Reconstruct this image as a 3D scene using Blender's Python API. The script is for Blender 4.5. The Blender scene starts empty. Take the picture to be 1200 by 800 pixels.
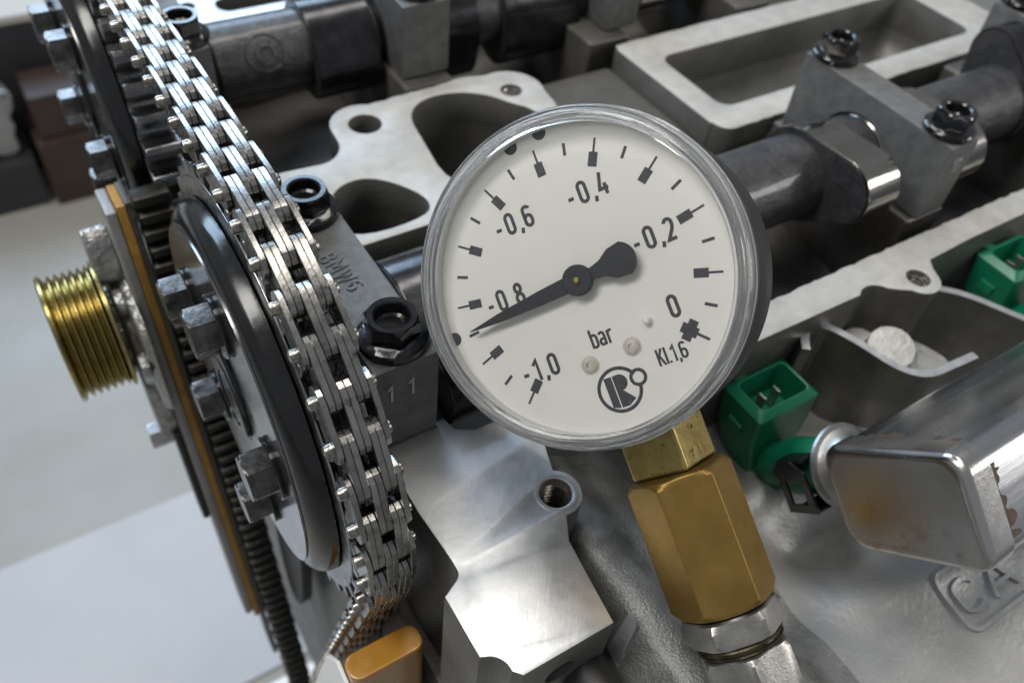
import bpy, bmesh, math, random
import numpy as np
from mathutils import Vector, Matrix
random.seed(7)
SC = bpy.context.scene
COL = SC.collection
S = 0.00083            # one drawing unit (about 0.83 mm) in metres
PI = math.pi
def V(*a): return Vector(a)

# ------------------------------------------------------------------ camera
R = np.array([[0.84775081, -0.52393435, 0.08253096], [-0.3410399, -0.65763003, -0.67172505], [0.40621466, 0.54130911, -0.7361889]])
CAMZ = 203.5
cd = bpy.data.cameras.new('camera'); cam = bpy.data.objects.new('camera', cd); COL.objects.link(cam)
cd.sensor_width = 36; cd.lens = 30.0; cd.clip_start = 0.005; cd.clip_end = 60
m = Matrix.Identity(4)
for i in range(3):
    m[i][0] = R[0][i]; m[i][1] = -R[1][i]; m[i][2] = -R[2][i]
m[2][3] = CAMZ * S
cam.matrix_world = m
cd.dof.use_dof = True; cd.dof.focus_distance = 207 * S; cd.dof.aperture_fstop = 17
SC.camera = cam
# ------------------------------------------------------------------ world and lamps
w = bpy.data.worlds.new('World'); SC.world = w; w.use_nodes = True
bg = w.node_tree.nodes['Background']; bg.inputs[0].default_value = (0.90, 0.94, 1.0, 1); bg.inputs[1].default_value = 0.19
def area(name, loc, target, sx, sy, power, col):
    l = bpy.data.lights.new(name, 'AREA'); l.shape = 'RECTANGLE'; l.size = sx; l.size_y = sy; l.energy = power; l.color = col
    o = bpy.data.objects.new(name, l); COL.objects.link(o); o.location = loc
    o.rotation_euler = (V(*target) - V(*loc)).to_track_quat('-Z', 'Y').to_euler(); return o
area('window_light', (0.05, 1.9, 1.0), (0.1, 0.2, 0), 1.6, 0.8, 24, (0.56, 0.76, 1.0))
area('ceiling_lamp', (-0.75, 0.35, 1.45), (0.1, 0.15, 0), 0.5, 1.3, 17, (1.0, 0.97, 0.92))
area('ceiling_lamp', (0.45, 0.45, 1.5), (0.12, 0.15, 0), 0.25, 1.4, 7, (1.0, 0.95, 0.86))
area('wall_lamp', (1.15, -0.65, 0.55), (0.22, 0.12, 0.02), 0.4, 0.28, 3.6, (1.0, 0.97, 0.92))
SC.view_settings.view_transform = 'Standard'; SC.view_settings.look = 'None'
SC.view_settings.exposure = 0.47; SC.view_settings.gamma = 1
SC.cycles.use_denoising = True
SC.cycles.max_bounces = 12; SC.cycles.transmission_bounces = 10; SC.cycles.transparent_max_bounces = 12

# ------------------------------------------------------------------ materials
def mat(name, c1, c2=None, size=8, metal=0.0, r=(0.4, 0.5), bump=0.0, bsize=1.0, coat=0.0, spots=None, detail=5, stretch=None, rsize=None, spec=None, trans=0, scratch=0, streak=None, varr=0.0):
    M = bpy.data.materials.new(name); M.use_nodes = True; nt = M.node_tree; N = nt.nodes; L = nt.links
    b = N['Principled BSDF']; b.inputs['Metallic'].default_value = metal
    if spec is not None: b.inputs['Specular IOR Level'].default_value = spec
    if coat: b.inputs['Coat Weight'].default_value = coat; b.inputs['Coat Roughness'].default_value = 0.08
    if trans: b.inputs['Transmission Weight'].default_value = trans
    tc = N.new('ShaderNodeTexCoord'); mp = N.new('ShaderNodeMapping'); L.new(tc.outputs['Object'], mp.inputs['Vector'])
    oi = N.new('ShaderNodeObjectInfo'); ad = N.new('ShaderNodeVectorMath'); ad.operation = 'ADD'
    L.new(mp.outputs[0], ad.inputs[0]); sc_ = N.new('ShaderNodeMath'); sc_.operation = 'MULTIPLY'; sc_.inputs[1].default_value = 1.7
    L.new(oi.outputs['Random'], sc_.inputs[0]); L.new(sc_.outputs[0], ad.inputs[1])
    if stretch: mp.inputs['Scale'].default_value = stretch
    def noise(sz, det=detail, rough=0.6):
        n = N.new('ShaderNodeTexNoise'); n.inputs['Scale'].default_value = 1 / (sz * S); n.inputs['Detail'].default_value = det; n.inputs['Roughness'].default_value = rough
        L.new(ad.outputs[0], n.inputs['Vector']); return n
    def ramp(src, p0, p1, a, c):
        q = N.new('ShaderNodeValToRGB'); e = q.color_ramp.elements; e[0].position = p0; e[1].position = p1
        e[0].color = (*a, 1); e[1].color = (*c, 1); L.new(src, q.inputs[0]); return q
    c2 = c2 or c1
    n1 = noise(size); col = ramp(n1.outputs['Fac'], 0.32, 0.68, c1, c2).outputs[0]
    if spots:
        sc, ssz, s0, s1 = spots
        n2 = noise(ssz, 4, 0.65); f = ramp(n2.outputs['Fac'], s0, s1, (0, 0, 0), (1, 1, 1))
        mx = N.new('ShaderNodeMix'); mx.data_type = 'RGBA'; L.new(f.outputs[0], mx.inputs[0]); L.new(col, mx.inputs[6]); mx.inputs[7].default_value = (*sc, 1); col = mx.outputs[2]
    if varr:
        hs = N.new('ShaderNodeHueSaturation'); mr0 = N.new('ShaderNodeMapRange'); mr0.inputs[3].default_value = 1 - varr; mr0.inputs[4].default_value = 1 + varr
        L.new(oi.outputs['Random'], mr0.inputs[0]); L.new(mr0.outputs[0], hs.inputs['Value']); L.new(col, hs.inputs['Color']); col = hs.outputs[0]
    L.new(col, b.inputs['Base Color'])
    sk = None
    if streak:
        ang, ssz_, rat, amt = streak
        m2 = N.new('ShaderNodeMapping'); m2.inputs['Rotation'].default_value = (0, 0, math.radians(ang)); L.new(tc.outputs['Object'], m2.inputs['Vector'])
        m3 = N.new('ShaderNodeMapping'); m3.inputs['Scale'].default_value = (1, rat, 1); L.new(m2.outputs[0], m3.inputs['Vector'])
        sk = N.new('ShaderNodeTexNoise'); sk.inputs['Scale'].default_value = 1 / (ssz_ * S); sk.inputs['Detail'].default_value = 6; sk.inputs['Roughness'].default_value = .75; L.new(m3.outputs[0], sk.inputs['Vector'])
    n3 = noise(rsize or size * 0.6, 6); mr = N.new('ShaderNodeMapRange'); mr.inputs[1].default_value = 0.3; mr.inputs[2].default_value = 0.7
    mr.inputs[3].default_value, mr.inputs[4].default_value = r; L.new(n3.outputs['Fac'], mr.inputs[0]); L.new(mr.outputs[0], b.inputs['Roughness'])
    if bump:
        n4 = noise(bsize, 4, 0.55); bp = N.new('ShaderNodeBump'); bp.inputs['Strength'].default_value = 1.0; bp.inputs['Distance'].default_value = bump * S
        h = n4.outputs['Fac']
        if sk:
            am0 = N.new('ShaderNodeMath'); am0.operation = 'MULTIPLY_ADD'; am0.inputs[1].default_value = amt; L.new(sk.outputs['Fac'], am0.inputs[0]); L.new(h, am0.inputs[2]); h = am0.outputs[0]
        if scratch:
            wv = N.new('ShaderNodeTexVoronoi'); wv.feature = 'DISTANCE_TO_EDGE'; wv.inputs['Scale'].default_value = 1 / (22 * S)
            L.new(ad.outputs[0], wv.inputs['Vector']); q = ramp(wv.outputs['Distance'], 0.0, 0.012, (0, 0, 0), (1, 1, 1))
            am = N.new('ShaderNodeMath'); am.operation = 'MULTIPLY_ADD'; am.inputs[1].default_value = scratch; L.new(q.outputs[0], am.inputs[0]); L.new(h, am.inputs[2]); h = am.outputs[0]
        L.new(h, bp.inputs['Height']); L.new(bp.outputs[0], b.inputs['Normal'])
    return M
MT = {}
MT['machined'] = mat('machined_aluminium', (0.52, 0.53, 0.54), (0.62, 0.62, 0.62), 14, 0.95, (0.40, 0.52), 0.05, 2.5, spots=((0.44, 0.45, 0.46), 18, 0.56, 0.72), streak=(38, 1.6, .06, 1.2))
MT['gasket_face'] = mat('scraped_gasket_face', (0.37, 0.363, 0.345), (0.46, 0.452, 0.432), 9, 0.4, (0.55, 0.7), 0.12, 1.6, spots=((0.45, 0.43, 0.38), 14, 0.58, 0.72))
MT['cast'] = mat('cast_aluminium', (0.14, 0.137, 0.128), (0.20, 0.196, 0.183), 20, 0.6, (0.45, 0.62), 0.30, 1.3, spots=((0.17, 0.16, 0.145), 26, 0.55, 0.75))
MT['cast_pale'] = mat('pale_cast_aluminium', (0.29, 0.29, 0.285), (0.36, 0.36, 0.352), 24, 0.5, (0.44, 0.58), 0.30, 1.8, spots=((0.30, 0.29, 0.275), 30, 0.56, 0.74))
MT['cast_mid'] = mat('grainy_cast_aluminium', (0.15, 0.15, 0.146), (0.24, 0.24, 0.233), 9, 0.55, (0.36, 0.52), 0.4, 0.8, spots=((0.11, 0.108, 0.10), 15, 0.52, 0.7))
MT['cast_dark'] = mat('oily_shaded_cast', (0.085, 0.08, 0.074), (0.13, 0.125, 0.115), 22, 0.5, (0.35, 0.5), 0.2, 1.6)  # dark tone also paints in shade on the rail sides and in the valley
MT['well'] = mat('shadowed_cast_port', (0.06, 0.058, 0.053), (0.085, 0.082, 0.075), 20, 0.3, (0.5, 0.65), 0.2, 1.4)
MT['cap'] = mat('sand_cast_cap', (0.14, 0.14, 0.14), (0.21, 0.21, 0.205), 5, 0.7, (0.36, 0.5), 0.5, 0.45)
MT['cam'] = mat('rough_cast_iron', (0.045, 0.046, 0.05), (0.085, 0.085, 0.09), 6, 0.6, (0.32, 0.5), 0.5, 1.5, coat=0.3)
MT['lobe'] = mat('ground_steel', (0.30, 0.285, 0.26), (0.42, 0.40, 0.37), 9, 1, (0.10, 0.2), 0.02, 1.2, stretch=(0.2, 1, 1))
MT['journal'] = mat('oily_dark_journal', (0.03, 0.03, 0.034), (0.06, 0.06, 0.065), 8, 0.8, (0.15, 0.28), 0.03, 2)
MT['plate'] = mat('chain_plate_steel', (0.27, 0.265, 0.255), (0.37, 0.365, 0.35), 3.5, 1, (0.22, 0.34), 0.05, 1.0, spots=((0.07, 0.065, 0.06), 4, 0.58, 0.72), varr=0.16)
MT['pin'] = mat('chain_pin_steel', (0.22, 0.20, 0.18), (0.42, 0.40, 0.36), 2, 1, (0.15, 0.3), 0.2, 1.0)
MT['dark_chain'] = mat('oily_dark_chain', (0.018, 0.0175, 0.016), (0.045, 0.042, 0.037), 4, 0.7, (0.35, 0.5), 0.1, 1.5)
MT['oxide'] = mat('oiled_black_oxide', (0.004, 0.0042, 0.005), (0.009, 0.0095, 0.011), 10, 0.0, (0.13, 0.24), 0.04, 3, spec=.6)
MT['face'] = mat('oily_turned_face', (0.16, 0.16, 0.165), (0.24, 0.24, 0.245), 16, 0.9, (0.12, 0.22), 0.03, 3, spots=((0.03, 0.03, 0.03), 14, 0.6, 0.7))
MT['sprocket'] = mat('sprocket_steel', (0.20, 0.20, 0.205), (0.34, 0.34, 0.35), 10, 1, (0.22, 0.36), 0.06, 2, spots=((0.05, 0.05, 0.05), 9, 0.55, 0.68))
MT['bolt_black'] = mat('black_flange_bolt', (0.010, 0.010, 0.011), (0.022, 0.022, 0.024), 3, 0.5, (0.10, 0.22), 0.05, 1.2, coat=0.5)
MT['bolt_steel'] = mat('worn_bolt_steel', (0.07, 0.067, 0.063), (0.18, 0.175, 0.17), 4, 1, (0.2, 0.34), 0.05, 1.0, spots=((0.10, 0.065, 0.045), 5, 0.58, 0.7))
MT['zinc'] = mat('dull_zinc', (0.42, 0.42, 0.41), (0.56, 0.56, 0.54), 6, 0.8, (0.35, 0.5), 0.12, 1.2, spots=((0.30, 0.29, 0.26), 5, 0.56, 0.7))
MT['sheet'] = mat('galvanised_sheet', (0.13, 0.127, 0.118), (0.19, 0.185, 0.17), 16, 0.9, (0.36, 0.5), 0.06, 3, spots=((0.24, 0.20, 0.15), 20, 0.56, 0.75))
MT['sheet_edge'] = mat('cut_sheet_edge', (0.62, 0.63, 0.66), (0.72, 0.73, 0.76), 5, 0.9, (0.3, 0.42), 0.08, 1)
MT['brass_old'] = mat('tarnished_brass', (0.30, 0.22, 0.075), (0.44, 0.35, 0.13), 6, 0.85, (0.36, 0.5), 0.12, 1.6, spots=((0.09, 0.05, 0.02), 2.6, 0.58, 0.70))
MT['brass'] = mat('brown_brass', (0.205, 0.128, 0.034), (0.255, 0.165, 0.048), 14, 0.8, (0.42, 0.55), 0.05, 2.2, streak=(0, 1.2, .05, .8), spots=((0.25, 0.13, 0.035), 16, 0.55, 0.75))
MT['oily_ring'] = mat('oily_dark_ring', (0.05, 0.042, 0.025), (0.12, 0.10, 0.06), 3, 0.8, (0.2, 0.35))
MT['nickel'] = mat('nickel_plated_steel', (0.34, 0.33, 0.315), (0.44, 0.43, 0.41), 6, 0.95, (0.34, 0.48), 0.08, 0.8)
MT['dial'] = mat('dial_enamel', (0.82, 0.81, 0.765), (0.85, 0.84, 0.80), 30, 0, (0.5, 0.6), spots=((0.79, 0.775, 0.72), 22, 0.6, 0.8))
MT['rivet'] = mat('pale_rivet', (0.62, 0.58, 0.50), (0.74, 0.70, 0.62), 1.5, 0.5, (0.3, 0.4))
MT['bezel'] = mat('satin_white_bezel', (0.62, 0.62, 0.61), (0.66, 0.66, 0.65), 10, 0, (0.35, 0.45))
MT['ink'] = mat('dial_ink', (0.035, 0.037, 0.045), (0.06, 0.062, 0.07), 1.5, 0, (0.5, 0.6))
MT['needle'] = mat('needle_black', (0.018, 0.02, 0.026), (0.026, 0.028, 0.034), 3, 0, (0.35, 0.45))
MT['case'] = mat('black_case_paint', (0.016, 0.016, 0.016), (0.026, 0.025, 0.024), 5, 0, (0.42, 0.55), 0.04, 0.7)
MT['green'] = mat('green_plastic', (0.0035, 0.13, 0.066), (0.005, 0.165, 0.085), 14, 0, (0.30, 0.42), 0.04, 1.4)
MT['railsteel'] = mat('fuel_rail_steel', (0.40, 0.41, 0.43), (0.58, 0.58, 0.60), 7, 1, (0.18, 0.30), 0.05, 3, stretch=(0.07, 1, 1), spots=((0.33, 0.27, 0.22), 10, 0.62, 0.7))
MT['railcap'] = mat('pressed_rail_cap', (0.50, 0.49, 0.48), (0.60, 0.59, 0.58), 16, 1, (0.20, 0.29), 0.04, 1.5, spots=((0.30, 0.26, 0.22), 12, 0.60, 0.75))
MT['rust'] = mat('braze_stain', (0.055, 0.036, 0.028), (0.10, 0.07, 0.052), 4, 0.4, (0.5, 0.6), 0.1, 1)
MT['amber'] = mat('amber_nylon', (0.33, 0.155, 0.018), (0.42, 0.21, 0.03), 12, 0, (0.16, 0.3), 0.08, 4, coat=0.3)
ab = MT['amber'].node_tree.nodes['Principled BSDF']; ab.inputs['Subsurface Weight'].default_value = 0.5; ab.inputs['Subsurface Scale'].default_value = 0.006; ab.inputs['Subsurface Radius'].default_value = (1, .5, .15)
MT['gasket'] = mat('brown_gasket', (0.30, 0.15, 0.02), (0.40, 0.22, 0.04), 5, 0, (0.45, 0.6), 0.2, 2)
MT['pulley'] = mat('yellow_zinc', (0.36, 0.29, 0.11), (0.46, 0.385, 0.17), 8, 1, (0.2, 0.3), 0.04, 2)
MT['rubber'] = mat('black_rubber', (0.012, 0.012, 0.012), (0.02, 0.02, 0.02), 6, 0, (0.4, 0.55), 0.05, 2)
MT['floor'] = mat('grey_floor_paint', (0.255, 0.248, 0.225), (0.29, 0.283, 0.258), 160, 0, (0.4, 0.55), 0.1, 14)
MT['paper'] = mat('pale_cloth', (0.39, 0.40, 0.425), (0.425, 0.435, 0.46), 120, 0, (0.6, 0.7), 0.2, 20)
MT['white'] = mat('white_sheet', (0.8, 0.8, 0.8), (0.82, 0.82, 0.82), 100, 0, (0.5, 0.6))
MT['beige'] = mat('beige_top', (0.42, 0.40, 0.36), (0.46, 0.44, 0.40), 90, 0, (0.5, 0.6))
MT['carton'] = mat('brown_painted_wood', (0.03, 0.018, 0.014), (0.045, 0.026, 0.02), 40, 0, (0.5, 0.6), 0.3, 10)
MT['dark'] = mat('dark_cabinet_paint', (0.02, 0.02, 0.024), (0.03, 0.03, 0.034), 60, 0, (0.4, 0.5))
MT['pump'] = mat('rough_pump_casting', (0.34, 0.34, 0.335), (0.52, 0.52, 0.51), 12, 0.8, (0.3, 0.45), 3.5, 7)
MT['thread'] = mat('thread_steel', (0.40, 0.37, 0.34), (0.56, 0.52, 0.48), 3, 1, (0.2, 0.32))
def glass(name, ior, thin, tint=(1, 1, 1)):
    M = bpy.data.materials.new(name); M.use_nodes = True; nt = M.node_tree; N = nt.nodes; L = nt.links
    if thin:
        N.remove(N['Principled BSDF']); out = N['Material Output']
        t = N.new('ShaderNodeBsdfTransparent'); t.inputs[0].default_value = (*tint, 1); g = N.new('ShaderNodeBsdfGlossy'); g.inputs['Roughness'].default_value = 0.03
        f = N.new('ShaderNodeFresnel'); f.inputs[0].default_value = ior; mx = N.new('ShaderNodeMixShader')
        L.new(f.outputs[0], mx.inputs[0]); L.new(t.outputs[0], mx.inputs[1]); L.new(g.outputs[0], mx.inputs[2]); L.new(mx.outputs[0], out.inputs[0])
    else:
        b = N['Principled BSDF']; b.inputs['Transmission Weight'].default_value = 1; b.inputs['IOR'].default_value = ior; b.inputs['Roughness'].default_value = 0.02; b.inputs['Base Color'].default_value = (*tint, 1)
    return M
MT['window'] = glass('clear_window', 1.5, True)
MT['crystal'] = glass('clear_plastic', 1.40, False, (0.97, 0.98, 0.98))
nt = MT['crystal'].node_tree; df = nt.nodes.new('ShaderNodeBsdfDiffuse'); df.inputs[0].default_value = (0.72, 0.73, 0.74, 1); mx = nt.nodes.new('ShaderNodeMixShader'); mx.inputs[0].default_value = 0.10
nt.links.new(nt.nodes['Principled BSDF'].outputs[0], mx.inputs[1]); nt.links.new(df.outputs[0], mx.inputs[2]); nt.links.new(mx.outputs[0], nt.nodes['Material Output'].inputs[0])

# ------------------------------------------------------------------ builders
def FR(O=(0, 0, 0), ex=(1, 0, 0), ey=(0, 1, 0), ez=None):
    O, ex, ey = V(*O), V(*ex).normalized(), V(*ey); ey = (ey - ex * ex.dot(ey)).normalized()
    ez = ex.cross(ey) if ez is None else V(*ez)
    return lambda u, v, w: O + ex * u + ey * v + ez * w
def AX(O, d, up=(0, 0, 1)):           # frame whose w axis runs along d
    d = V(*d).normalized(); up = V(*up)
    if abs(d.dot(up.normalized())) > 0.98: up = V(0, 1, 0)
    ex = up.cross(d).normalized(); ey = d.cross(ex)
    O = V(*O)
    return lambda u, v, w: O + ex * u + ey * v + d * w
ID = FR()
class MB:
    def __init__(self): self.v = []; self.f = []
    def add(self, vs, fs):
        n = len(self.v); self.v += [tuple(x) for x in vs]; self.f += [tuple(i + n for i in f) for f in fs]; return self
    def box(self, a, b, fr=ID):
        (x0, y0, z0), (x1, y1, z1) = a, b
        return self.add([fr(x, y, z) for z in (z0, z1) for y in (y0, y1) for x in (x0, x1)], [(0, 2, 3, 1), (4, 5, 7, 6), (0, 1, 5, 4), (2, 6, 7, 3), (0, 4, 6, 2), (1, 3, 7, 5)])
    def prism(self, poly, h0, h1, fr=ID):
        n = len(poly); vs = [fr(u, v, h0) for u, v in poly] + [fr(u, v, h1) for u, v in poly]
        return self.add(vs, [tuple(range(n - 1, -1, -1)), tuple(range(n, 2 * n))] + [(i, (i + 1) % n, n + (i + 1) % n, n + i) for i in range(n)])
    def loops(self, loops, closed=False, cap=True):
        n = len(loops[0]); vs = [p for l in loops for p in l]; m_ = len(loops); fs = []
        for k in range(m_ if closed else m_ - 1):
            a, b = k * n, ((k + 1) % m_) * n
            fs += [(a + i, a + (i + 1) % n, b + (i + 1) % n, b + i) for i in range(n)]
        if cap and not closed: fs += ([] if cap == 'end' else [tuple(range(n - 1, -1, -1))]) + [tuple(range((m_ - 1) * n, m_ * n))]
        return self.add(vs, fs)
    def lathe(self, prof, fr=ID, n=32, closed=False, cap=True, rf=None):
        ls = []
        for r_, h in prof:
            ls.append([fr((r_(t) if callable(r_) else r_) * math.cos(t), (r_(t) if callable(r_) else r_) * math.sin(t), h) for t in (2 * PI * i / n for i in range(n))])
        return self.loops(ls, closed, cap)
    def tube(self, pts, r, n=10, cap=True):
        pts = [V(*p) for p in pts]; ls = []
        for i, p in enumerate(pts):
            d = (pts[min(i + 1, len(pts) - 1)] - pts[max(i - 1, 0)]).normalized(); up = V(0, 0, 1) if abs(d.z) < 0.9 else V(1, 0, 0)
            e1 = d.cross(up).normalized(); e2 = d.cross(e1); ra = r[i] if isinstance(r, (list, tuple)) else r
            ls.append([p + e1 * ra * math.cos(2 * PI * k / n) + e2 * ra * math.sin(2 * PI * k / n) for k in range(n)])
        return self.loops(ls, False, cap)
    def strip(self, pts, hw, h0, h1, fr=ID, closed=False):   # a ribbon of half-width hw along a 2-D polyline
        n = len(pts); Lp, Rp = [], []
        for i in range(n):
            p = np.array(pts[i], float)
            a = np.array(pts[(i - 1) % n] if closed else pts[max(i - 1, 0)], float); b = np.array(pts[(i + 1) % n] if closed else pts[min(i + 1, n - 1)], float)
            d1 = p - a; d2 = b - p
            d1 = d1 / np.linalg.norm(d1) if np.linalg.norm(d1) > 1e-9 else None; d2 = d2 / np.linalg.norm(d2) if np.linalg.norm(d2) > 1e-9 else None
            if d1 is None: d1 = d2
            if d2 is None: d2 = d1
            t = d1 + d2; t = t / max(np.linalg.norm(t), 1e-6); nn = np.array([-t[1], t[0]]); k = hw / max(0.5, float(np.dot(nn, [-d1[1], d1[0]])))
            Lp.append(p + nn * k); Rp.append(p - nn * k)
        for i in range(n if closed else n - 1):
            j = (i + 1) % n; q = [Rp[i], Rp[j], Lp[j], Lp[i]]
            if h0 == h1: self.add([fr(x, y, h0) for x, y in q], [(0, 1, 2, 3)])
            else: self.prism([tuple(x) for x in q], h0, h1, fr)
        return self
    def mesh(self, name, bevel=0, seg=2, smooth=35, weld=False):
        me = bpy.data.meshes.new(name); me.from_pydata([tuple(c * S for c in p) for p in self.v], [], self.f)
        bm = bmesh.new(); bm.from_mesh(me)
        if weld: bmesh.ops.remove_doubles(bm, verts=bm.verts, dist=1e-7)
        bmesh.ops.recalc_face_normals(bm, faces=bm.faces)
        if bevel:
            es = [e for e in bm.edges if len(e.link_faces) == 2 and e.calc_face_angle(0) > math.radians(28)]
            bmesh.ops.bevel(bm, geom=es, offset=bevel * S, segments=seg, affect='EDGES', profile=0.5, clamp_overlap=True)
        bm.to_mesh(me); bm.free()
        if smooth:
            for p in me.polygons: p.use_smooth = True
            me.set_sharp_from_angle(angle=math.radians(smooth))
        return me
    def ribbon(self, pts, hw, h0, h1, fr=ID, closed=False, top=.7):   # one continuous raised line with sloping sides
        n = len(pts); P = [np.array(p, float) for p in pts]; vs = []
        for i in range(n):
            a = P[(i - 1) % n] if closed or i > 0 else P[i]; b = P[(i + 1) % n] if closed or i < n - 1 else P[i]
            t = (b - a) / max(np.linalg.norm(b - a), 1e-6); nn = np.array([-t[1], t[0]])
            for q, h in ((hw, h0), (hw * top, h1), (-hw * top, h1), (-hw, h0)): vs.append(fr(*(P[i] + nn * q), h))
        fs = []
        for i in range(n if closed else n - 1):
            j = (i + 1) % n; fs += [(4 * i + k, 4 * j + k, 4 * j + k + 1, 4 * i + k + 1) for k in range(3)]
        if not closed: fs += [(0, 1, 2, 3), (4 * n - 1, 4 * n - 2, 4 * n - 3, 4 * n - 4)]
        return self.add(vs, fs)
    def build(self, name, m_, parent=None, wn=None, **k):
        me = self.mesh(name, **k); me.materials.append(MT[m_]); return obj(name, me, parent, bool(k.get('bevel')) if wn is None else wn)
def obj(name, me, parent=None, wn=False):
    o = bpy.data.objects.new(name, me); COL.objects.link(o)
    if parent is not None: o.parent = parent
    if wn:
        md = o.modifiers.new('weighted', 'WEIGHTED_NORMAL'); md.keep_sharp = True; md.weight = 80
    return o
def tag(o, label, cat, group=None):
    o['label'] = label; o['category'] = cat
    if group: o['group'] = group
    return o
def thing(name, label, cat, loc=(0, 0, 0), group=None):
    o = bpy.data.objects.new(name, None); COL.objects.link(o); o.location = V(*loc) * S; o.empty_display_size = 0.01
    return tag(o, label, cat, group)
def struct(o): o['kind'] = 'structure'; return o
def copy_tree(o, parent=None):
    c = o.copy(); COL.objects.link(c)
    if parent is not None: c.parent = parent
    for ch in list(o.children): copy_tree(ch, c)
    return c
def plate_mesh(name, outer, holes, z0, z1, bevel=0.4, mats=(), smooth=30):
    cu = bpy.data.curves.new(name, 'CURVE'); cu.dimensions = '2D'; cu.fill_mode = 'BOTH'
    cu.extrude = ((z1 - z0) / 2 - bevel) * S; cu.bevel_depth = bevel * S; cu.bevel_resolution = 1; cu.offset = -bevel * S
    for loop in [outer] + list(holes):
        sp = cu.splines.new('POLY'); sp.points.add(len(loop) - 1); sp.use_cyclic_u = True
        for p, (x, y) in zip(sp.points, loop): p.co = (x * S, y * S, 0, 1)
    o = bpy.data.objects.new(name, cu); COL.objects.link(o); bpy.context.view_layer.update()
    me = bpy.data.meshes.new_from_object(o.evaluated_get(bpy.context.evaluated_depsgraph_get()))
    COL.objects.unlink(o); bpy.data.objects.remove(o); me.name = name
    bm = bmesh.new(); bm.from_mesh(me); bmesh.ops.remove_doubles(bm, verts=bm.verts, dist=1e-7)
    for v in bm.verts: v.co.z += (z0 + z1) / 2 * S
    bmesh.ops.recalc_face_normals(bm, faces=bm.faces)
    bm.to_mesh(me); bm.free(); me.materials.clear()
    for q in mats: me.materials.append(MT[q])
    for p in me.polygons:
        p.use_smooth = abs(p.normal.z) < 0.99
        if len(mats) > 1: p.material_index = 0 if (p.normal.z > 0.5 and p.center.z > (z1 - bevel * 1.2) * S) else 1
    me.set_sharp_from_angle(angle=math.radians(smooth)); return me
def arc(cx, cy, r, a0, a1, n=10): return [(cx + r * math.cos(math.radians(a0 + (a1 - a0) * i / n)), cy + r * math.sin(math.radians(a0 + (a1 - a0) * i / n))) for i in range(n + 1)]
def circ(cx, cy, r, n=28): return arc(cx, cy, r, 0, 360 - 360 / n, n - 1)
def rrect(x0, y0, x1, y1, r, n=5): return arc(x1 - r, y0 + r, r, -90, 0, n) + arc(x1 - r, y1 - r, r, 0, 90, n) + arc(x0 + r, y1 - r, r, 90, 180, n) + arc(x0 + r, y0 + r, r, 180, 270, n)
def smoothpoly(pts, it=2):
    for _ in range(it):
        q = []
        for i in range(len(pts)):
            a, b = pts[i], pts[(i + 1) % len(pts)]
            q += [(a[0] * .75 + b[0] * .25, a[1] * .75 + b[1] * .25), (a[0] * .25 + b[0] * .75, a[1] * .25 + b[1] * .75)]
        pts = q
    return pts
def jag(a, b, n, amp): # ragged casting flash along a straight edge
    out = []
    for i in range(n):
        t = i / n; out.append((a[0] + (b[0] - a[0]) * t + random.uniform(-.3, .3), a[1] + (b[1] - a[1]) * t + random.uniform(-amp, amp)))
    return out
def boolean(o, cutter):
    md = o.modifiers.new('cut', 'BOOLEAN'); md.operation = 'DIFFERENCE'; md.solver = 'EXACT'; md.object = cutter
    bpy.context.view_layer.update()
    me = bpy.data.meshes.new_from_object(o.evaluated_get(bpy.context.evaluated_depsgraph_get()))
    o.modifiers.clear(); o.data = me; COL.objects.unlink(cutter); bpy.data.objects.remove(cutter)
    me.set_sharp_from_angle(angle=math.radians(30)); return o

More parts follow.
